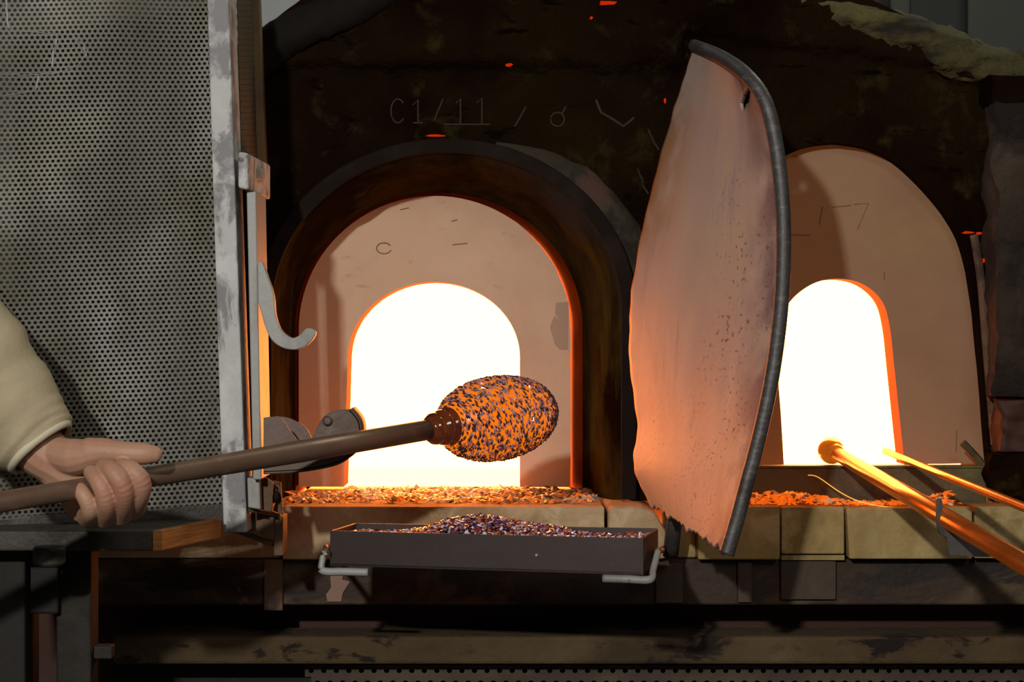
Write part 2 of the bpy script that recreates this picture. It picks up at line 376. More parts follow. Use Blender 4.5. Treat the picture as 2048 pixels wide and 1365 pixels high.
ob = [(893+(x-893)*1.14, 620+(y-620)*1.13 if y < 620 else y) for x, y in oa]
k0, k1 = 38, 58
V = []; 
for (a, b), (c, d) in list(zip(oa, ob))[k0:k1]:
    tt = .5+.5*noise.noise(Vector((c*.02, d*.02, 1))); ki = (len(V)//3)/8; kt = min(1, .12+ki); c = a+(c-a)*kt; d = b+(d-b)*kt
    V += [P(a, b, -.010), P(a+(c-a)*(.5+.2*tt), b+(d-b)*(.5+.2*tt), -.012), P(a+(c-a)*(.7+.5*tt), b+(d-b)*(.7+.5*tt), .006)]
mk('plaster_surround', (V, [(3*i+k, 3*i+3+k, 3*i+4+k, 3*i+1+k) for i in range(k1-k0-1) for k in (0, 1)]), sur, fur, smooth=True)
# ------------------------------------------------------------------ doors
reveal_m = M('orange_glow_reveal', (.26, .026, .001), [((.22, .018, .001), 12, .45, .6)], .8, spec=.05)  # rim's orange furnace glow put into the colour of the opening's edges
def plate(name, outer, inner, y0, th, mat, par):
    """arched plate with arched opening, both open at the bottom; outer / inner from left bottom to right bottom"""
    loop = list(outer)+list(reversed(inner))
    loop = resample(loop+[loop[0]], 30)[:-1]
    r = delaunay_2d_cdt([Vector(p) for p in loop], [], [list(range(len(loop)))], 1, .05)
    fv = [P(v.x, v.y, y0) for v in r[0]]; nn = len(fv)
    V = fv+[rear(v, y0+th) for v in fv]
    Fc = [tuple(t) for t in r[2]]+[tuple(nn+i for i in reversed(t)) for t in r[2]]
    cnt = {}
    for t in r[2]:
        for a, b in zip(t, list(t[1:])+[t[0]]): cnt[(a, b)] = 1
    for a, b in cnt:
        if (b, a) not in cnt: Fc.append((a, b, nn+b, nn+a))
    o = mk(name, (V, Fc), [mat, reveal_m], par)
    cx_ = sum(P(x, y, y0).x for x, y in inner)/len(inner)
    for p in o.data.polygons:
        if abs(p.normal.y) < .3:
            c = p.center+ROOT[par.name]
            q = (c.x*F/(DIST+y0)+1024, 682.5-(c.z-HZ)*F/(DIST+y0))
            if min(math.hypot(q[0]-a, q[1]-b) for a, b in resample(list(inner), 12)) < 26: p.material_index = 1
    return o
d1 = thing('furnace_door', P(870, 975, .17), 'cream refractory plate with bright arched opening, inside the steel collar', 'furnace door')
o1 = arch(869.5, 272, 392, 660, 974, 48); i1 = arch(868, 172, 564, 716, 974, 40)
o1 = [(x+(random.uniform(-1.5, 1) if x > 1000 else 0), y) for x, y in o1]
i1 = [(x-(y-700)*.03 if x < 868 and y > 700 else x, y) for x, y in i1]
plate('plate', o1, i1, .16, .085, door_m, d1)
strokes('surface_scratch', [circ(768, 497, 15, 11, 20, 330)], .1595, 2.4, scratch_d, d1)
strokes('surface_scratch', [[(903, 443), (915, 440)], [(905, 490), (935, 487)], [(800, 420), (818, 416)]], .1595, 2, scratch_d, d1)
mk('peeled_patch', prism([(1118, 640), (1108, 632), (1100, 655), (1110, 690), (1120, 700), (1136, 700), (1138, 604), (1112, 606), (1110, 628)], .1594, .1605), M('peeled_brown_patch', (.44, .30, .215), rough=.9), d1)
d2 = thing('furnace_door', P(1690, 912, .05), 'taupe refractory plate with tall arched opening behind the steel sill bar', 'furnace door')
in2 = spl([(1568, 933), (1562, 830), (1556, 740), (1560, 650), (1580, 604), (1622, 570), (1670, 558), (1722, 567), (1762, 600), (1779, 652), (1790, 750), (1809, 930)], 6)
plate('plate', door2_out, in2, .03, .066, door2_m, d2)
strokes('scratched_mark', [[(1663, 415), (1702, 411)], [(1708, 409), (1737, 407), (1715, 459)], [(1645, 414), (1638, 450)], [(1580, 470), (1620, 471)]], .0295, 2.2, scratch_d, d2)
strokes('surface_scratch', [[(1586, 312), (1596, 313)], [(1768, 545), (1769, 560)], [(1912, 905), (1913, 860)]], .0295, 2.2, scratch_d, d2)
# ------------------------------------------------------------------ ledge of firebricks
led = thing('hearth_ledge', (0, 0, ZB), 'row of pale firebricks forming the ledge under both furnace mouths', 'ledge')
def block(outline, mat, y0=-.12, y1=.29, label=None, bev=.0022):
    vf = prism(outline, y0, y1)
    V = [Vector((v.x, v.y, max(v.z, ZB))) for v in vf[0]]
    return mk('firebrick', (V, vf[1]), mat, led, bev=bev, label=label)
block([(180, 1015), (561, 1015), (561, 1120), (180, 1120)], brick_m, -.10)
block([(-425, 1015), (177, 1015), (177, 1120), (-425, 1120)], brick_m, -.10)
block([(565, 1014), (1209, 1015), (1209, 1120), (565, 1120)], brick_m, label='long firebrick under the left mouth, front face pale tan')
block([(1216, 1014), (1285, 1014), (1312, 1028), (1332, 1062), (1341, 1095), (1336, 1120), (1216, 1120)], brick_m, bev=.007, y1=.125)
block([(1345, 1016), (1392, 1016), (1392, 1120), (1345, 1120)], brick_o, -.095, .12)
block([(1396, 1014), (1560, 1014), (1560, 1121), (1396, 1121)], brick_o, -.122, .125)
block([(1563, 1015), (1689, 1015), (1689, 1109), (1563, 1109)], brick_o, -.118, .125)
block([(1693, 1017), (1945, 1016), (1945, 1119), (1699, 1119)], brick_o, -.128, .125)
block([(1949, 1014), (2520, 1013), (2520, 1118), (1949, 1118)], brick_o, -.124, .125)
mk('mortar_slip', boxp(1563, 1111, 1689, 1121, -.112, .1), brick_o, led)
# cullet crust on the ledge
ch = []
def scatter(n, x0, x1, y0, y1, zf, sizes, wts):
    for i in range(n):
        t = random.random(); y = y0+(y1-y0)*random.random()
        x = P(x0+(x1-x0)*t, 0, y).x
        s = random.uniform(*sizes)
        z = ZL+zf(t, y)*random.random()+s*.25
        nr = Vector((random.gauss(0, .4), random.gauss(0, .4), 1)).normalized()
        tg = nr.cross(Vector((random.gauss(0, 1), random.gauss(0, 1), .1))).normalized()
        ch.append((chip((x, y, z), nr, tg, s*1.7, s, s*.45), random.choices(range(3), wts)[0]))
scatter(1100, 575, 1190, -.06, .13, lambda t, y: .004+.006*max(0, math.sin(t*9+y*30)), (.002, .0050), (2, 7, 1))
scatter(330, 690, 1050, .10, .165, lambda t, y: .007, (.002, .006), (3, 4, 2))
scatter(160, 1040, 1190, .02, .15, lambda t, y: .008, (.003, .006), (0, 3, 5))
tag(mk_chips('cullet_crust', ch, [cullet_hot, cullet_a, cullet_b]), 'crumbs of fire-lit cullet strewn on the ledge under the left mouth', 'cullet', kind='stuff')
ch = []
scatter(700, 1500, 1905, -.088, -.058, lambda t, y: .016*(.55+.45*math.sin(t*7+.6)), (.002, .005), (9, 2, 1))
tag(mk_chips('cullet_crust', ch, [cullet_hot, cullet_a, cullet_b]), 'glowing orange cullet heaped along the foot of the steel sill bar', 'cullet', kind='stuff')
# ------------------------------------------------------------------ sill bar, bent rod before the right door
sb = thing('sill_bar', P(1735, 1005, -.03), 'olive stained steel sill bar lying before the right furnace mouth', 'steel bar')
olive = M('olive_stained_steel', (.12, .095, .03), [((.075, .05, .02), 7, .47, .6), ((.15, .14, .03), 10, .55, .68), ((.045, .03, .015), 14, .58, .68)], .6, .2, bump=(50, .4, .004))
x0, x1 = P(1488, 0, -.04).x, P(1972, 0, -.04).x
zt = P(0, 937, -.04).z
mk('web', wbox(x0, x1, -.042, -.034, ZL+.0005, zt), olive, sb, bev=.001)
mk('top_lip', wbox(x0, x1, -.044, -.012, zt, zt+.0035), olive, sb, bev=.001)
bent = tube(catmull([P(1925, 886, -.02), P(1950, 912, -.02), P(1968, 935, -.022), P(1978, 960, -.022), P(1980, 1003, -.022)], 5), .0055, 10)
tag(mk('bent_strap', bent, olive), 'short bent steel strap at the right end of the sill bar', 'strap')
# ------------------------------------------------------------------ stone pillar
pv, pf = [], []
def pillar(name, x0, p0, x1, p1, y0, y1, mat, par, amp=.01):
    nx, nz_ = 12, 40; V, Fc = [], []
    rings = []
    for j in range(nz_+1):
        t = j/nz_; rg = []
        for (u, v) in [(i/nx, 0) for i in range(nx)]+[(1, i/nx) for i in range(nx)]+[(1-i/nx, 1) for i in range(nx)]+[(0, 1-i/nx) for i in range(nx)]:
            a = P(x0+(x1-x0)*u, p0+(p1-p0)*t, y0); q = Vector((a.x, y0+(y1-y0)*v, a.z))
            d = noise.noise_vector(q*22)*amp+noise.noise_vector(q*70)*amp*.4; d.z *= .5
            rg.append(q+d)
        V += rg
    m = 4*nx
    for j in range(nz_):
        for k in range(m): Fc.append((j*m+k, j*m+(k+1) % m, (j+1)*m+(k+1) % m, (j+1)*m+k))
    Fc += [tuple(range(m)), tuple(range(nz_*m, nz_*m+m))[::-1]]
    return mk(name, (V, Fc), mat, par, smooth=True)
pil = thing('stone_pillar', P(2060, 995, -.04), 'rough brown stone pillar at the right edge of the furnace front', 'pillar')
pillar('shaft', 1992, 205, 2200, 795, -.075, .0, stone_m, pil)
pillar('cap_stone', 1984, 150, 2200, 204, -.07, .0, soot, pil)
pillar('foot_stone', 2000, 800, 2200, 905, -.06, .0, darkred, pil)
pillar('foot_stone', 1986, 908, 2200, 998, -.075, -.005, soot, pil, .012)
strapm = tube(catmull([P(1948, 470, -.008), P(1962, 560, -.010), P(1972, 680, -.012), P(1982, 800, -.012), P(1990, 890, -.012)], 8), .006, 8, True, .5)
mk('door_edge_strap', strapm, rust_m, fur)
# ------------------------------------------------------------------ beams below the ledge
bx = lambda px, y: P(px, 0, y).x
beam = thing('support_beam', ((bx(130, -.1)+bx(2230, -.1))/2, -.05, P(0, 1212, -.1).z), 'peeling dark steel beam carrying the firebrick ledge', 'beam')
mk('web', wbox(bx(130, -.1), bx(2230, -.1), -.10, -.004, P(0, 1211, -.1).z, ZB-.001), beam_m, beam, bev=.003)
patch_a = M('brown_steel_patch', (.055, .036, .022), [((.085, .06, .035), 9, .45, .6)], .7, bump=(40, .4, .004))
for (a, b, c, d) in [(1312, 1126, 1366, 1207), (1476, 1124, 1504, 1206), (1562, 1123, 1672, 1200), (528, 1120, 565, 1222)]:
    mk('gusset_plate', boxp(a, b, c, d, -.108, -.1001), patch_a if a != 528 else rust_m, beam, bev=.001)
mk('peeling_paint_patch', prism([(660, 1143), (690, 1141), (684, 1160), (700, 1164), (686, 1186), (682, 1204), (655, 1204), (652, 1190), (662, 1176)], -.1025, -.1), M('pink_peeling_paint', (.30, .19, .14), rough=.8), beam)
lb = mk('lower_beam', wbox(bx(225, -.1), bx(2230, -.1), -.10, -.002, P(0, 1330, -.1).z, P(0, 1274, -.1).z), lbeam_m, bev=.005)
tag(lb, 'crumbling brown horizontal beam near the bottom of the picture', 'beam')
def perforated(corners, nu, nv, hu, hv, fn=None, seg=8, rows_shift=True):
    """corners: function (s,t)->point ; nu x nv cells with octagon holes of half size hu,hv (cell fractions)"""
    V, Fc = [], []
    rot = math.pi/8
    for j in range(nv):
        off = .5 if (j % 2 and rows_shift) else 0
        for i in range(nu):
            b = len(V)
            for (u, v) in ((0, 0), (1, 0), (1, 1), (0, 1)): V.append(corners((i+u+off)/(nu+.5), (j+v)/nv))
            for k in range(8):
                a = -3*math.pi/4-math.pi/8+k*math.pi/4
                V.append(corners((i+.5+hu*math.cos(a)+off)/(nu+.5), (j+.5+hv*math.sin(a))/nv))
            for c in range(4):
                o1_, o2_ = b+4+2*c, b+4+2*c+1
                Fc.append((b+c, o2_, o1_))
                Fc.append((b+c, b+(c+1) % 4, b+4+(2*c+2) % 8, o2_))
    return V, Fc
pp = thing('perforated_guard', (bx(1300, -.06), -.06, .3), 'dark perforated guard sheet under the lower beam', 'guard')
zt_, zb_ = P(0, 1331, -.06).z, P(0, 1540, -.06).z
mk('perforated_sheet', perforated(lambda s, t: Vector((bx(610, -.06)+(bx(2230, -.06)-bx(610, -.06))*s, -.06, zt_+(zb_-zt_)*t)), 64, 9, .22, .2), patch_a, pp, solid=.002)
mk('lower_panel', wbox(bx(610, -.06), bx(2230, -.06), -.062, -.056, .0, zb_), void_m, pp)
mk('back_panel', wbox(bx(225, -.02), bx(2230, -.02), -.012, -.003, .0, P(0, 1331, -.02).z), void_m, pp)
# posts at lower left
st = thing('gate_stand', P(80, 1365, -.5), 'dark steel stand with bar and posts carrying the perforated gate', 'stand')
zt0, zb0 = P(0, 1063, -.55).z, P(0, 1103, -.55).z
xa, xb = P(-120, 0, -.55).x, P(305, 0, -.55).x
xc = P(442, 0, -.38).x
mk('top_bar', hexa([(xa, -.55, zb0), (xb, -.55, zb0), (xb, -.55, zt0), (xa, -.55, zt0), (xa, -.40, zb0), (xc-.012, -.38, zb0), (xc-.012, -.38, zt0), (xa, -.40, zt0)]), rail_m, st, bev=.003)
e = .011
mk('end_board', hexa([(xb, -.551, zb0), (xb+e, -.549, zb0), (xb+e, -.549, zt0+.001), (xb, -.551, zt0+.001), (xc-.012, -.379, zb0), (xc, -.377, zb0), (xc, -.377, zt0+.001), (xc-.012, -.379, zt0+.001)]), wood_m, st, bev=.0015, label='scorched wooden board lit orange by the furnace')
mk('post', wbox(P(-60, 0, -.5).x, P(50, 0, -.5).x, -.5, -.42, 0, zb0-.001), void_m, st, bev=.003)
mk('post', wbox(P(112, 0, -.46).x, P(182, 0, -.46).x, -.46, -.41, 0, zb0-.001), post_m, st, bev=.003)
mk('cross_beam', wbox(P(50, 0, -.47).x, P(118, 0, -.47).x, -.475, -.462, P(0, 1228, -.47).z, zb0-.001), void_m, st, bev=.003)
mk('lower_rail', wbox(P(150, 0, -.44).x, P(225, 0, -.44).x, -.445, -.42, P(0, 1318, -.44).z, P(0, 1292, -.44).z), post_m, st, bev=.002)
kb = lathe(P(98, 1130, -.575), (.02, -.03, 1), [(0, .0165), (.003, .0185), (.018, .0185), (.021, .017)], 28)
mk('round_knob', kb, rail_m, st, smooth=False)
# ------------------------------------------------------------------ perforated gate
gate = thing('perforated_gate', P(250, 1050, -.42), 'open grey perforated steel gate with peeling white frame, at the left', 'gate')
TL, TR, BR, BL = P(-70, -40, -.48), P(425, -40, -.345), P(452, 1012, -.345), P(-70, 1046, -.48)
def gq(s, t):
    p = (TL*(1-s)+TR*s)*(1-t)+(BL*(1-s)+BR*s)*t
    d = noise.noise(Vector((s*2.2, t*4.5, .3)))*.020+noise.noise(Vector((s*6, t*11, 4)))*.0028
    return p+Vector((0, d*math.sin(math.pi*min(1, max(0, s)))**.5 if 0 < s < 1 else 0, 0))
mk('perforated_sheet', perforated(gq, 44, 117, .325, .36), mesh_m, gate, solid=.0012)
def barq(tl, tr, br, bl, y0, y1):
    a = [P(*tl, y0), P(*tr, y0), P(*br, y0), P(*bl, y0)]
    return hexa(a+[rear(v, y1) for v in a])
mk('frame_stile', barq((413, -40), (456, -40), (494, 1066), (447, 1066), -.352, -.275), paint_m, gate, bev=.002)
a = [P(-80, 1040, -.485), P(450, 1008, -.349), P(450, 1045, -.349), P(-80, 1074, -.485)]
mk('bottom_rail', hexa(a+[v+Vector((0, .03, 0)) for v in a]), rail_m, gate, bev=.002)
mk('back_stile', barq((500, -40), (517, -40), (532, 345), (513, 345), -.10, -.075), M('ochre_firelight_steel', (.26, .165, .07), [((.17, .11, .05), 8, .45, .6)], .6), gate, bev=.0015)  # orange furnace light on this stile put into its base colour
def sq_(s, t):
    a_, b_ = P(472, -40, -.28), P(503, -40, -.10); c_, d_ = P(484, 345, -.28), P(515, 345, -.10)
    return (a_*(1-s)+b_*s)*(1-t)+(c_*(1-s)+d_*s)*t
mk('side_sheet', perforated(sq_, 22, 34, .25, .12), M('dark_olive_sheet', (.10, .085, .05), rough=.6, metal=.2), gate, solid=.001)
hb = mk('hinge_bracket', hexa([P(476, 303, -.36), P(496, 306, -.36), P(496, 380, -.36), P(476, 376, -.36), P(510, 322, -.20), P(541, 330, -.20), P(541, 400, -.20), P(510, 395, -.20)]), paint_m, gate, bev=.003)
mk('bolt', hexa([P(512, 335, -.305), P(526, 338, -.285), P(526, 361, -.285), P(512, 358, -.305), P(516, 335, -.24), P(530, 338, -.24), P(530, 361, -.24), P(516, 358, -.24)]), grey_m, hb, bev=.0015)
mk('latch_bar', barq((493, 385), (512, 383), (523, 960), (506, 960), -.365, -.255), grey_m, gate, bev=.0015)
hk = spl([(515, 527), (524, 524), (536, 556), (547, 590), (551, 630), (562, 660), (583, 676), (600, 670), (611, 658), (622, 657), (631, 664), (627, 677), (612, 692), (590, 700), (565, 696), (543, 680), (529, 650), (521, 620), (516, 606)], 4)
mk('hook', prism(hk, -.384, -.366), grey_m, gate, bev=.004, seg=3)
bks = barq((-80, -40), (440, -40), (460, 1030), (-80, 1050), -.262, -.258)
mk('added_dark_backing', bks, void_m, gate)  # added backing, hides the bright wall so the holes look dark
for ln in ([(8, -20), (10, 40), (14, 57), (40, 62), (90, 66), (140, 72), (163, 92), (166, 112), (150, 132), (110, 146), (60, 148), (0, 146)], [(108, 78), (100, 105), (96, 135)], [(70, 150), (62, 178), (20, 186), (0, 190)]):
    pp3 = []
    for (x, y) in resample(ln, 6):
        x += noise.noise(Vector((x*.1, y*.1, 0)))*3; y += noise.noise(Vector((x*.1, y*.1, 9)))*3
        s_0 = (x+70)/497; t_0 = (y+40)/1070
        pp3.append(gq(s_0, t_0)+Vector((0, -.0006, 0)))
    mk('chalk_mark', tube(pp3, .0011, 6, True, .5), M('pale_chalk', (.36, .37, .37), rough=.95), gate)
# lower latch: channel with cheeks
lt = mk('latch_block', barq((494, 956), (519, 958), (521, 1020), (496, 1016), -.35, -.30), grey_m, gate, bev=.0015)
mk('latch_cheek', prism([(516, 950), (536, 958), (546, 966), (544, 1025), (528, 1022), (512, 1014)], -.33, -.323), rust_m, gate, bev=.0008)
mk('latch_cheek', prism([(545, 962), (561, 966), (566, 1030), (546, 1022), (552, 1000), (551, 985), (545, 978)], -.30, -.292), rust_m, gate, bev=.0008)
mk('latch_pin', lathe(P(538, 992, -.312), (1, .4, 0), [(-.008, .010), (.006, .010), (.010, .008)], 16), void_m, gate)
mk('shoe_top', hexa([P(496, 1016, -.345), P(560, 1028, -.29), P(560, 1036, -.29), P(496, 1024, -.345), P(520, 1010, -.28), P(568, 1022, -.24), P(568, 1030, -.24), P(520, 1018, -.28)]), rust_m, gate, bev=.0008)
mk('shoe_side', prism([(546, 1030), (566, 1034), (566, 1112), (548, 1112)], -.29, -.235), rust_m, gate, bev=.001)
mk('shoe_back', prism([(496, 1024), (548, 1034), (546, 1082), (496, 1062)], -.30, -.293), rust_m, gate, bev=.001)
mk('shoe_foot', hexa([P(470, 1066, -.352), P(500, 1064, -.352), P(548, 1086, -.29), P(540, 1094, -.29), P(470, 1066, -.32), P(510, 1062, -.30), P(560, 1084, -.25), P(552, 1092, -.25)]), rust_m, gate)
# ------------------------------------------------------------------ pipe cradle on the latch bar
cra = thing('pipe_cradle', P(620, 945, -.37), 'dark curved steel pipe cradle with a notch, bolted beside the gate', 'cradle')
fr = spl([(527, 836), (545, 834), (561, 835), (580, 862), (598, 884), (612, 887), (624, 880), (634, 855), (650, 832), (672, 822), (700, 819)], 5)
lo = spl([(527, 946), (580, 944), (635, 937), (680, 925), (708, 903), (721, 872), (718, 842), (700, 819)], 5)
mk('front_cheek', prism(fr+list(reversed(lo))[1:], -.415, -.411), brown_m, cra, bev=.0008)
bk = spl([(535, 838), (565, 834), (590, 842), (612, 856), (624, 878), (632, 890), (645, 872), (660, 846), (684, 828), (702, 824)], 5)
mk('back_cheek', prism([(a, b) for a, b in bk]+[(716, 850), (722, 880), (706, 905), (640, 932), (535, 938)], -.345, -.341), brown_m, cra, bev=.0008)
lowp = lo
V = [P(a, b, -.415) for a, b in lowp]; V2 = [rear(v, -.341) for v in V]; n_ = len(V)
mk('curved_pan', (V+V2, [(i, i+1, n_+i+1, n_+i) for i in range(n_-1)]), brown_m, cra, smooth=True, solid=.004)
mk('bolt', lathe(P(655, 842, -.416), (0, -1, 0), [(-.002, .006), (.003, .006), (.005, .004)], 10), brown_m, cra)
# ------------------------------------------------------------------ heat shield
sh = thing('heat_shield', P(1400, 1110, -.26), 'curved pinkish scorched metal heat shield hanging between the furnace mouths', 'heat shield')
Lk = [(1390, 92), (1364, 172), (1326, 300), (1288, 455), (1264, 600), (1262, 730), (1277, 850), (1270, 935), (1303, 1008)]
Rk = [(1503, 165), (1538, 240), (1553, 330), (1559, 450), (1557, 590), (1543, 720), (1517, 850), (1488, 965), (1449, 1104)]
NV, NU = 128, 56
Ls = catmull([(x, y, 0) for x, y in Lk], NV//8); Rs = catmull([(x, y, 0) for x, y in Rk], NV//8)
V, uvs, cen = [], [], []
for j in range(NV+1):
    v = j/NV
    for i in range(NU+1):
        u = i/NU
        p = Ls[j]*(1-u)+Rs[j]*u
        px, py = p.x, p.y
        if u < .06: px += noise.noise(Vector((3, v*26, 0)))*2.5*(1-u/.06)
        if v > .96:
            py += (noise.noise(Vector((u*19, 5, 0)))*16+noise.noise(Vector((u*60, 9, 0)))*8)*(v-.96)/.04
        y = -.15-.31*u-.012*math.sin(math.pi*u)*(.6+.4*math.sin(math.pi*v))+.04*(1-v)
        y += noise.noise(Vector((u*2, v*3, 8)))*.006
        V.append(P(px, py, y)); uvs.append((u, v)); cen.append((px, py))
Fc = []
for j in range(NV):
    for i in range(NU):
        q = (j*(NU+1)+i, j*(NU+1)+i+1, (j+1)*(NU+1)+i+1, (j+1)*(NU+1)+i)
        mx_ = sum(cen[k][0] for k in q)/4; my_ = sum(cen[k][1] for k in q)/4
        dx, dy = mx_-1494, my_-198
        ca, sa = math.cos(.32), math.sin(.32)
        if (abs((dx*ca+dy*sa)/7))**2+(abs((-dx*sa+dy*ca)/26))**2 < 1: continue
        Fc.append(q)
shm = M('scorched_shield_metal', (.56, .42, .35), [((.49, .365, .305), 5, .4, .6, (1, .5, 1)), ((.56, .41, .30), 3, .5, .68), ((.40, .33, .305), 9, .58, .7, (1.5, .5, 1))], .58, .12, bump=(50, .2, .003), uv=True)
# pits, purple edge and rust tinge by plate position (wear with a shape of its own)
nt = shm.node_tree; N = nt.nodes; L = nt.links; bs = N['Principled BSDF']; prev = bs.inputs['Base Color'].links[0].from_socket
tc = N.new('ShaderNodeTexCoord'); sx = N.new('ShaderNodeSeparateXYZ'); L.new(tc.outputs['UV'], sx.inputs[0])
def ramp(sock, stops):
    r = N.new('ShaderNodeValToRGB'); L.new(sock, r.inputs[0]); el = r.color_ramp.elements
    while len(el) < len(stops): el.new(.5)
    for e_, (p_, c_) in zip(el, stops): e_.position = p_; e_.color = (c_, c_, c_, 1)
    return r.outputs[0]
def math_(op, a, b):
    m_ = N.new('ShaderNodeMath'); m_.operation = op
    for k, s in enumerate((a, b)):
        if isinstance(s, (int, float)): m_.inputs[k].default_value = s
        else: L.new(s, m_.inputs[k])
    return m_.outputs[0]
def uvnoise(scale, st, detail=6):
    mp = N.new('ShaderNodeMapping'); mp.inputs['Scale'].default_value = st; L.new(tc.outputs['UV'], mp.inputs[0])
    t = N.new('ShaderNodeTexNoise'); t.inputs['Scale'].default_value = scale; t.inputs['Detail'].default_value = detail; L.new(mp.outputs[0], t.inputs['Vector']); return t.outputs['Fac']
def lay(fac, colr):
    global prev
    mx = N.new('ShaderNodeMix'); mx.data_type = 'RGBA'; L.new(fac, mx.inputs[0]); L.new(prev, mx.inputs[6]); mx.inputs[7].default_value = (*colr, 1); prev = mx.outputs[2]
edge = ramp(sx.outputs[0], [(.74, 0), (.97, 1)])
lay(math_('MULTIPLY', math_('MULTIPLY', edge, ramp(uvnoise(5, (1, 1.6, 1)), [(.36, 0), (.56, 1)])), .9), (.17, .10, .12))
topd = math_('MULTIPLY', ramp(sx.outputs[0], [(.62, 0), (.8, 1)]), ramp(sx.outputs[1], [(.05, 1), (.30, 0)]))
lay(math_('MULTIPLY', topd, ramp(uvnoise(7, (1.5, 1, 1)), [(.25, .35), (.58, 1)])), (.12, .085, .09))
rustm = math_('MULTIPLY', ramp(sx.outputs[0], [(.0, 1), (.30, 0)]), math_('MULTIPLY', ramp(sx.outputs[1], [(.10, 0), (.2, 1), (.36, 1), (.45, 0)]), ramp(uvnoise(6, (1, 2, 1)), [(.32, 0), (.52, 1)])))
lay(math_('MULTIPLY', rustm, .95), (.34, .17, .06))
reg = math_('MULTIPLY', ramp(sx.outputs[0], [(.42, 0), (.70, 1), (.93, 1), (.97, .3)]), ramp(sx.outputs[1], [(.2, 0), (.34, 1), (1, 1)]))
pit = ramp(uvnoise(30, (1.5, 3.0, 1), 4), [(.60, 0), (.64, .9)])
cl = ramp(uvnoise(5, (1, 1.5, 1)), [(.42, 0), (.56, 1)])
lay(math_('MULTIPLY', math_('MULTIPLY', reg, pit), cl), (.15, .065, .06))
pit2 = ramp(uvnoise(40, (1.2, 2.2, 1), 5), [(.62, 0), (.70, .8)])
lay(math_('MULTIPLY', pit2, math_('MULTIPLY', ramp(sx.outputs[1], [(.62, 0), (.8, 1)]), cl)), (.16, .07, .06))
L.new(prev, bs.inputs['Base Color'])
pl = mk('shield_plate', (V, Fc), shm, sh, smooth=True, solid=.004)
ul = pl.data.uv_layers.new(name='UVMap')
org = ROOT[sh.name]; key = {}
for lp_ in pl.data.loops: ul.data[lp_.index].uv = uvs[lp_.vertex_index]
def ys(u, v): return -.15-.31*u-.012*math.sin(math.pi*u)*(.6+.4*math.sin(math.pi*v))+.04*(1-v)
rim = [(1388, 92, ys(0, 0)), (1440, 113, ys(.45, 0)), (1490, 148, ys(.9, 0)), (1527, 196, ys(1, .03)), (1547, 262, ys(1, .15)), (1560, 350, ys(1, .26)), (1567, 455, ys(1, .38)), (1565, 570, ys(1, .48)), (1556, 670, ys(1, .58)), (1541, 770, ys(1, .67)), (1518, 875, ys(1, .77)), (1494, 965, ys(1, .87)), (1474, 1040, ys(1, .93)), (1453, 1110, ys(1, 1))]
rp = catmull([P(*r_k) for r_k in rim], 8)
mk('rim_rod', tube(rp, .0092, 14, True, 1.0, (0, 1, 0)), rod_m, sh, smooth=True)
mk('slot_light_block', boxp(1474, 160, 1512, 232, -.312, -.309), soot, sh)  # added plate, stops light through the slot and keeps it dark
mk('support_post', tube([P(1352, 900, -.175), P(1350, 1030, -.165), P(1341, 1113, -.15)], .0105, 12), rod_m, sh, smooth=True)
mk('support_arm', tube(catmull([P(1352, 905, -.175), P(1358, 880, -.21), P(1390, 860, -.235)], 5), .008, 10), rod_m, sh, smooth=True)
# ------------------------------------------------------------------ frit tray
tr = thing('frit_tray', (-.02, -.33, .8675), 'long dark mauve steel tray filled with coloured glass frit', 'tray')
zt_, zb_ = P(0, 1062, -.335).z, .8675
FL, FR, BRr, BLl = Vector((-.2287, -.335, 0)), Vector((.1584, -.445, 0)), Vector((.186, -.300, 0)), Vector((-.206, -.222, 0))
def wallseg(a, b, t=.0028):
    d = (b-a).normalized(); nrm = Vector((-d.y, d.x, 0))*t
    c = [a, b, b+nrm, a+nrm]
    return hexa([Vector((p.x, p.y, zb_)) for p in c]+[Vector((p.x, p.y, zt_)) for p in c])
mk('front_side', wallseg(FL, FR), tray_m, tr, bev=.0006)
mk('end_side', wallseg(FR, BRr), tray_m, tr, bev=.0006)
mk('back_side', wallseg(BRr, BLl), tray_m, tr, bev=.0006)
mk('end_side', wallseg(BLl, FL), tray_m, tr, bev=.0006)
c = [FL, FR, BRr, BLl]
mk('base', hexa([Vector((p.x, p.y, zb_)) for p in c]+[Vector((p.x, p.y, zb_+.003)) for p in c]), tray_m, tr)
mk('rivet', lathe(Vector((.03, -.4098, .888)), (-.27, -1, 0), [(-.001, .002), (.0012, .0016)], 8), grey_m, tr)
frm = [M('frit_violet', (.10, .045, .13), rough=.15, coat=.6), M('frit_white', (.85, .76, .88), rough=.15, coat=.6), M('frit_red', (.30, .035, .03), rough=.15, coat=.6),
       M('frit_orange', (.55, .16, .04), rough=.15, coat=.6), M('frit_pink', (.52, .30, .33), rough=.15, coat=.6), M('frit_dark', (.03, .015, .03), rough=.15, coat=.6)]
def heap(s, t):
    x = s
    h = .026*math.exp(-((x-.44)/.16)**2)+.010*math.exp(-((x-.66)/.10)**2)
    h *= .06+.94*math.sin(math.pi*min(1, max(0, t)))**.8
    return zt_-.008-.002*(1-s)+h+.003*noise.noise(Vector((s*14, t*5, 0)))
hv, hf = [], []
for i in range(61):
    for j in range(17):
        s, t = .006+.988*i/60, .03+.94*j/16
        p = (FL*(1-s)+FR*s)*(1-t)+(BLl*(1-s)+BRr*s)*t
        hv.append(Vector((p.x, p.y, heap(s, t)-.002)))
for i in range(60):
    for j in range(16): hf.append((i*17+j, (i+1)*17+j, (i+1)*17+j+1, i*17+j+1))
ch = [((hv, hf), 5)]
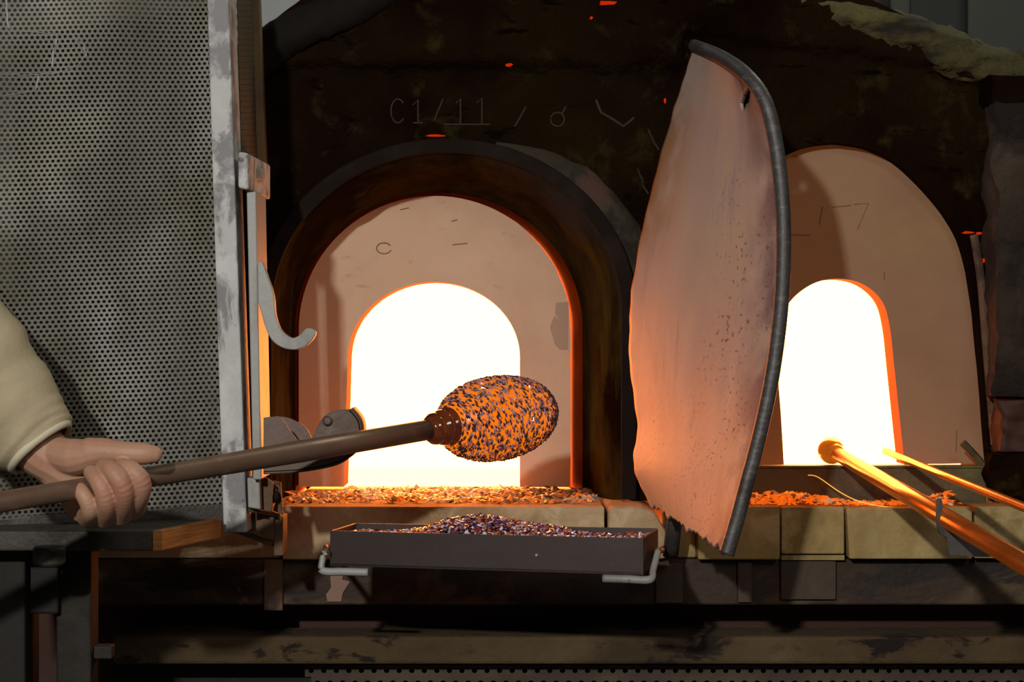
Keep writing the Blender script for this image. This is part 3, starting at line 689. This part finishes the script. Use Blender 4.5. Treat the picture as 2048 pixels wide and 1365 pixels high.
for i in range(4600):
    s, t = random.uniform(.012, .988), random.uniform(.04, .96)
    p = (FL*(1-s)+FR*s)*(1-t)+(BLl*(1-s)+BRr*s)*t
    sz = random.uniform(.0016, .0036)
    nr = Vector((random.gauss(0, .6), random.gauss(0, .6), 1)).normalized()
    tg = nr.cross(Vector((random.gauss(0, 1), random.gauss(0, 1), .1))).normalized()
    w_ = (6, 5, 4, 4, 4, 4) if s > .35 else (3, 4, 6, 6, 4, 3)
    ch.append((chip((p.x, p.y, heap(s, t)+random.uniform(-.001, .0015)), nr, tg, sz*1.3, sz, sz*.8), random.choices(range(6), w_)[0]))
tag(mk_chips('glass_frit', ch, frm), 'heap of violet, white, red and orange glass frit in the tray', 'glass frit', kind='stuff')
def jb(name, pts, label, arm):
    t = thing(name, pts[0], label, 'bracket', 'tray brackets')
    mk('front_lip', tube(catmull(pts, 5), .0042, 8, True, 1.2), grey_m, t, smooth=True)
    mk('side_arm', tube(arm, .0040, 8), brown_m, t, smooth=True)
zr = .8675-.0048
def pz(px, y, z): return Vector((P(px, 0, y).x, y, z))
jb('tray_bracket', [pz(650, -.352, .887), pz(643, -.355, .870), pz(648, -.357, zr), pz(690, -.362, zr), pz(736, -.366, zr-.0005)], 'small grey hooked bracket under the left end of the frit tray', [pz(652, -.352, .887), pz(652, -.22, .880), pz(658, -.128, .870)])
jb('tray_bracket', [pz(1316, -.40, .892), pz(1306, -.435, .872), pz(1300, -.452, zr), pz(1255, -.448, zr), pz(1206, -.44, zr)], 'small grey hooked bracket under the right end of the frit tray', [pz(1316, -.40, .892), pz(1322, -.27, .880), pz(1326, -.135, .870)])
# ------------------------------------------------------------------ blowpipe with frit-rolled gather
A0 = P(220, 968, -.68); A1 = P(876, 857, -.36); ax = (A1-A0).normalized()
bp = thing('blowpipe', P(500, 920, -.55), 'held blowpipe carrying a glowing orange gather rolled in dark frit', 'blowpipe')
mk('pipe', tube([A0-ax*.60, A0-ax*.05, A0+ax*.05, A0+(A1-A0)*.55, A1], [.0115, .0115, .0115, .0132, .0128], 24), pipe_m, bp, smooth=True)
neck = [(-.017, .0128), (-.015, .0150), (-.009, .0195), (-.004, .0205), (-.0015, .0178), (.001, .0182), (.004, .0218), (.009, .0228), (.0115, .0196), (.014, .0202), (.018, .0240), (.024, .0246), (.0265, .0212), (.029, .0215), (.033, .0245), (.040, .0245), (.048, .022)]
nk = mk('glass_neck', lathe(A1, ax, neck, 36), amber, bp, smooth=True, label='ridged dark amber glass neck')
C = A1+ax*.103; LA, RB = .089, .0535
def grad(th): return RB*math.sin(th)**(.74 if th < math.pi/2 else .92)*(1+.03*math.cos(th))
prof = [(-LA*math.cos(math.pi*i/48), grad(math.pi*i/48)) for i in range(1, 48)]
prof = [(-LA*.999, .002)]+prof+[(LA*.999, .002)]
ga = mk('glass_gather', lathe(C, ax, prof, 48), glow, bp, smooth=True, label='glowing orange egg-shaped glass gather')
s_ = ax.cross(Vector((0, 0, 1))).normalized(); t_ = s_.cross(ax)
gm = [M('chip_dark_violet', (.045, .020, .038), rough=.3, coat=.5), M('chip_lilac', (.40, .25, .31), rough=.2, coat=.6), M('chip_brown', (.09, .035, .018), rough=.3, coat=.4), M('chip_rose', (.42, .17, .13), rough=.25, coat=.4, emit=((1, .1, .03), .12))]
ch = []
for i in range(4300):
    a = random.uniform(0, 2*math.pi); z = random.uniform(-1, 1)
    th = math.acos(-z); 
    if th < .55 and random.random() < 1-(th/.55)**2: continue
    ca = -LA*math.cos(th); ra = grad(th)
    rd = s_*math.cos(a)+t_*math.sin(a)
    pos = C+ax*ca+rd*ra
    nr = (ax*(ca/LA**2)+rd*(ra/RB**2)).normalized()
    tg = ax.cross(rd).normalized(); tg = (tg+ax*random.gauss(.25, .35)).normalized(); tg = (tg-nr*tg.dot(nr)).normalized()
    s = random.uniform(.0011, .0024)
    w_ = [6, 5, 4, 5]
    if th > 2.2: w_ = [9, 3, 4, 1]
    ch.append((chip(pos, nr, tg, s*random.uniform(1.2, 2.6), s*.85, s*.9), random.choices(range(4), w_)[0]))
fc_ = mk_chips('frit_coating', ch, gm, ga); fc_['kind'] = 'stuff'
# ------------------------------------------------------------------ right blowpipe, rod, rest
B0 = P(1668, 905, -.03); B1 = P(2062, 1136, -.72); bx_ = (B1-B0).normalized()
b2 = thing('blowpipe', B1, 'hot orange-lit blowpipe with small round gather in the right mouth', 'blowpipe')
mk('pipe', tube([B0+bx_*.008, B0+(B1-B0)*.5, B1+bx_*.55], [.0095, .0115, .0125], 20), hotpipe, b2, smooth=True)
mk('glass_gather', lathe(B0-bx_*.012, bx_, [(-.019, .002), (-.017, .009), (-.011, .0165), (-.002, .0195), (.008, .018), (.016, .0145), (.021, .012), (.03, .0105)], 28), ball_m, b2, smooth=True)
rd_ = thing('gathering_rod', P(2060, 1016, -.5), 'thin hot iron rod lying above the thicker blowpipe at right', 'rod')
mk('shaft', tube([P(1771, 903, -.02), P(1900, 956, -.25), P(2075, 1026, -.52), P(2075, 1026, -.52)+(P(2075, 1026, -.52)-P(1900, 956, -.25))*1.6], [.0050, .0055, .0058, .006], 14), hotpipe, rd_, smooth=True)
tpar = .72
def on(t, dy=0): return B0+(B1-B0)*t+Vector((0, dy, 0))
q = on(.62); 
fk = thing('pipe_rest', q+Vector((.02, 0, -.05)), 'grey steel fork rest carrying the hot blowpipe at the right edge', 'pipe rest')
qp = (q.x*F/(DIST+q.y)+1024, 682.5-(q.z-HZ)*F/(DIST+q.y))
cx, cy = qp
fo = [(cx-14, cy-36), (cx-4, cy-34), (cx-2, cy-8), (cx+2, cy+20), (cx+12, cy+26), (cx+28, cy+26), (cx+36, cy+40), (cx+112, cy+46), (cx+112, cy+78), (cx+22, cy+78), (cx+10, cy+72), (cx+6, cy+44), (cx-8, cy+34), (cx-14, cy+10)]
mk('fork_plate', prism(spl(fo+[fo[0]], 3)[:-1], q.y-.016, q.y-.008), M('blue_grey_steel', (.11, .105, .10), [((.07, .06, .055), 14, .45, .62)], .5, .4, bump=(60, .2, .002)), fk, bev=.001)
th_ = tube(catmull([P(1616, 951, -.046), P(1636, 955, -.05), P(1680, 985, -.075), P(1720, 1004, -.092), P(1770, 1014, -.108), P(1822, 1017, -.118)], 8), .0007, 6)
tag(mk('glowing_streak', th_, M('emissive_streak', (.6, .3, .1), rough=.3, emit=((1, .42, .05), 1.0))), 'thin glowing streak curving from the sill bar over the firebricks', 'glass thread')  # thin emissive tube following the glowing curve
# ------------------------------------------------------------------ person: left hand and sleeve
per = thing('person', P(80, 930, -.66), 'person in a cream jacket gripping the blowpipe with one bare hand', 'person')
hv = [[], []]
def addtube(ctrl, n=5):
    pts = catmull([P(a, b, y) for a, b, y, r in ctrl], n); rs = []
    for i in range(len(ctrl)-1):
        for k in range(n): rs.append(ctrl[i][3]+(ctrl[i+1][3]-ctrl[i][3])*k/n)
    rs.append(ctrl[-1][3])
    # rounded ends
    d0 = (pts[0]-pts[1]).normalized(); d1_ = (pts[-1]-pts[-2]).normalized(); r0, r1 = rs[0], rs[-1]
    pre = [(pts[0]+d0*r0*math.sin(a), r0*math.cos(a)) for a in (1.35, 1.0, .6, .3)]
    post = [(pts[-1]+d1_*r1*math.sin(a), r1*math.cos(a)) for a in (.3, .6, 1.0, 1.35)]
    seq = pre+list(zip(pts, rs))+post
    v, f = tube([p for p, r in seq], [r for p, r in seq], 14)
    n0 = len(hv[0]); hv[0].extend(v); hv[1].extend([tuple(i+n0 for i in qq) for qq in f])
mm = .001
# forearm / wrist / palm (behind and under the pipe)
addtube([(-60, 735, -.645, 34*mm), (20, 830, -.648, 33*mm), (78, 897, -.65, 30*mm), (118, 930, -.652, 26*mm), (150, 955, -.650, 25*mm)])
for (a, b, y) in [(262, 1008, -.662), (234, 1022, -.660), (205, 1030, -.660), (175, 1030, -.664)]:
    addtube([(105, 922, -.650, 19*mm), ((105+a)/2+5, (922+b)/2-6, -.640, 18*mm), (a, b, y, 13.5*mm)])
addtube([(100, 935, -.655, 18*mm), (130, 975, -.652, 17*mm), (160, 1020, -.662, 14*mm)])           # little-finger edge
addtube([(105, 905, -.660, 18*mm), (150, 915, -.672, 21*mm), (196, 905, -.682, 16.5*mm), (225, 902, -.684, 13*mm)])   # ball of the thumb
addtube([(180, 902, -.682, 15*mm), (228, 905, -.688, 13.2*mm), (258, 907, -.690, 13*mm), (288, 908, -.689, 12.4*mm), (307, 909, -.687, 10*mm)])   # thumb
fg = [  # mcp, pip, dip, tip
    ((268, 1014, -.676), (281, 964, -.716), (262, 940, -.716), (243, 934, -.704), 12.2),
    ((240, 1028, -.680), (246, 974, -.725), (226, 944, -.724), (208, 934, -.708), 12.4),
    ((208, 1034, -.682), (211, 994, -.723), (196, 962, -.722), (182, 946, -.708), 11.6),
    ((174, 1034, -.682), (178, 1010, -.716), (164, 986, -.716), (154, 974, -.706), 10.6)]
for m_, p_, d_, t__, r in fg:
    addtube([(*m_, (r+1.4)*mm), ((m_[0]+p_[0])/2+3, (m_[1]+p_[1])/2+3, (m_[2]+p_[2])/2-.007, r*mm), (*p_, r*.97*mm), (*d_, r*.86*mm), (*t__, r*.74*mm)])
hand = mk('hand', (hv[0], hv[1]), skin, per, smooth=True, label='bare hand closed round the pipe, thumb along the top')
m_ = hand.modifiers.new('r', 'REMESH'); m_.mode = 'VOXEL'; m_.voxel_size = .0013; m_.use_smooth_shade = True
m_ = hand.modifiers.new('s', 'SMOOTH'); m_.factor = .5; m_.iterations = 5
# sleeve
c0 = P(84, 899, -.65); c1 = P(-60, 722, -.64); c2 = P(-250, 500, -.62); c3 = P(-420, 180, -.60); c4 = P(-440, -120, -.57)
path = catmull([c0, P(40, 846, -.646), c1, c2, c3, c4], 14); N_ = len(path)
sv, sf = tube(path, [.0375+.030*min(1, (i/30))**.8 for i in range(N_)], 40, False)
ov = []
for i, v in enumerate(sv):
    k = i//40; c_ = path[k]
    d = (v-c_).normalized()
    wv_ = noise.noise(Vector((k*.20, (i % 40)*.05+k*.10, 2)))*.007*min(1, .2+k/8)+noise.noise(Vector((k*.5, (i % 40)*.13, 6)))*.0025*min(1, .2+k/8)
    ov.append(v+d*wv_)
slv = mk('sleeve', (ov, sf), cloth, per, smooth=True, solid=.004)
hem = tube([path[0]-(path[1]-path[0]).normalized()*.001, path[0]+(path[1]-path[0]).normalized()*.004, path[0]+(path[1]-path[0]).normalized()*.009], [.0395, .0425, .0405], 40, False)
mk('cuff_hem', hem, cuff_m, slv, smooth=True, solid=.003)
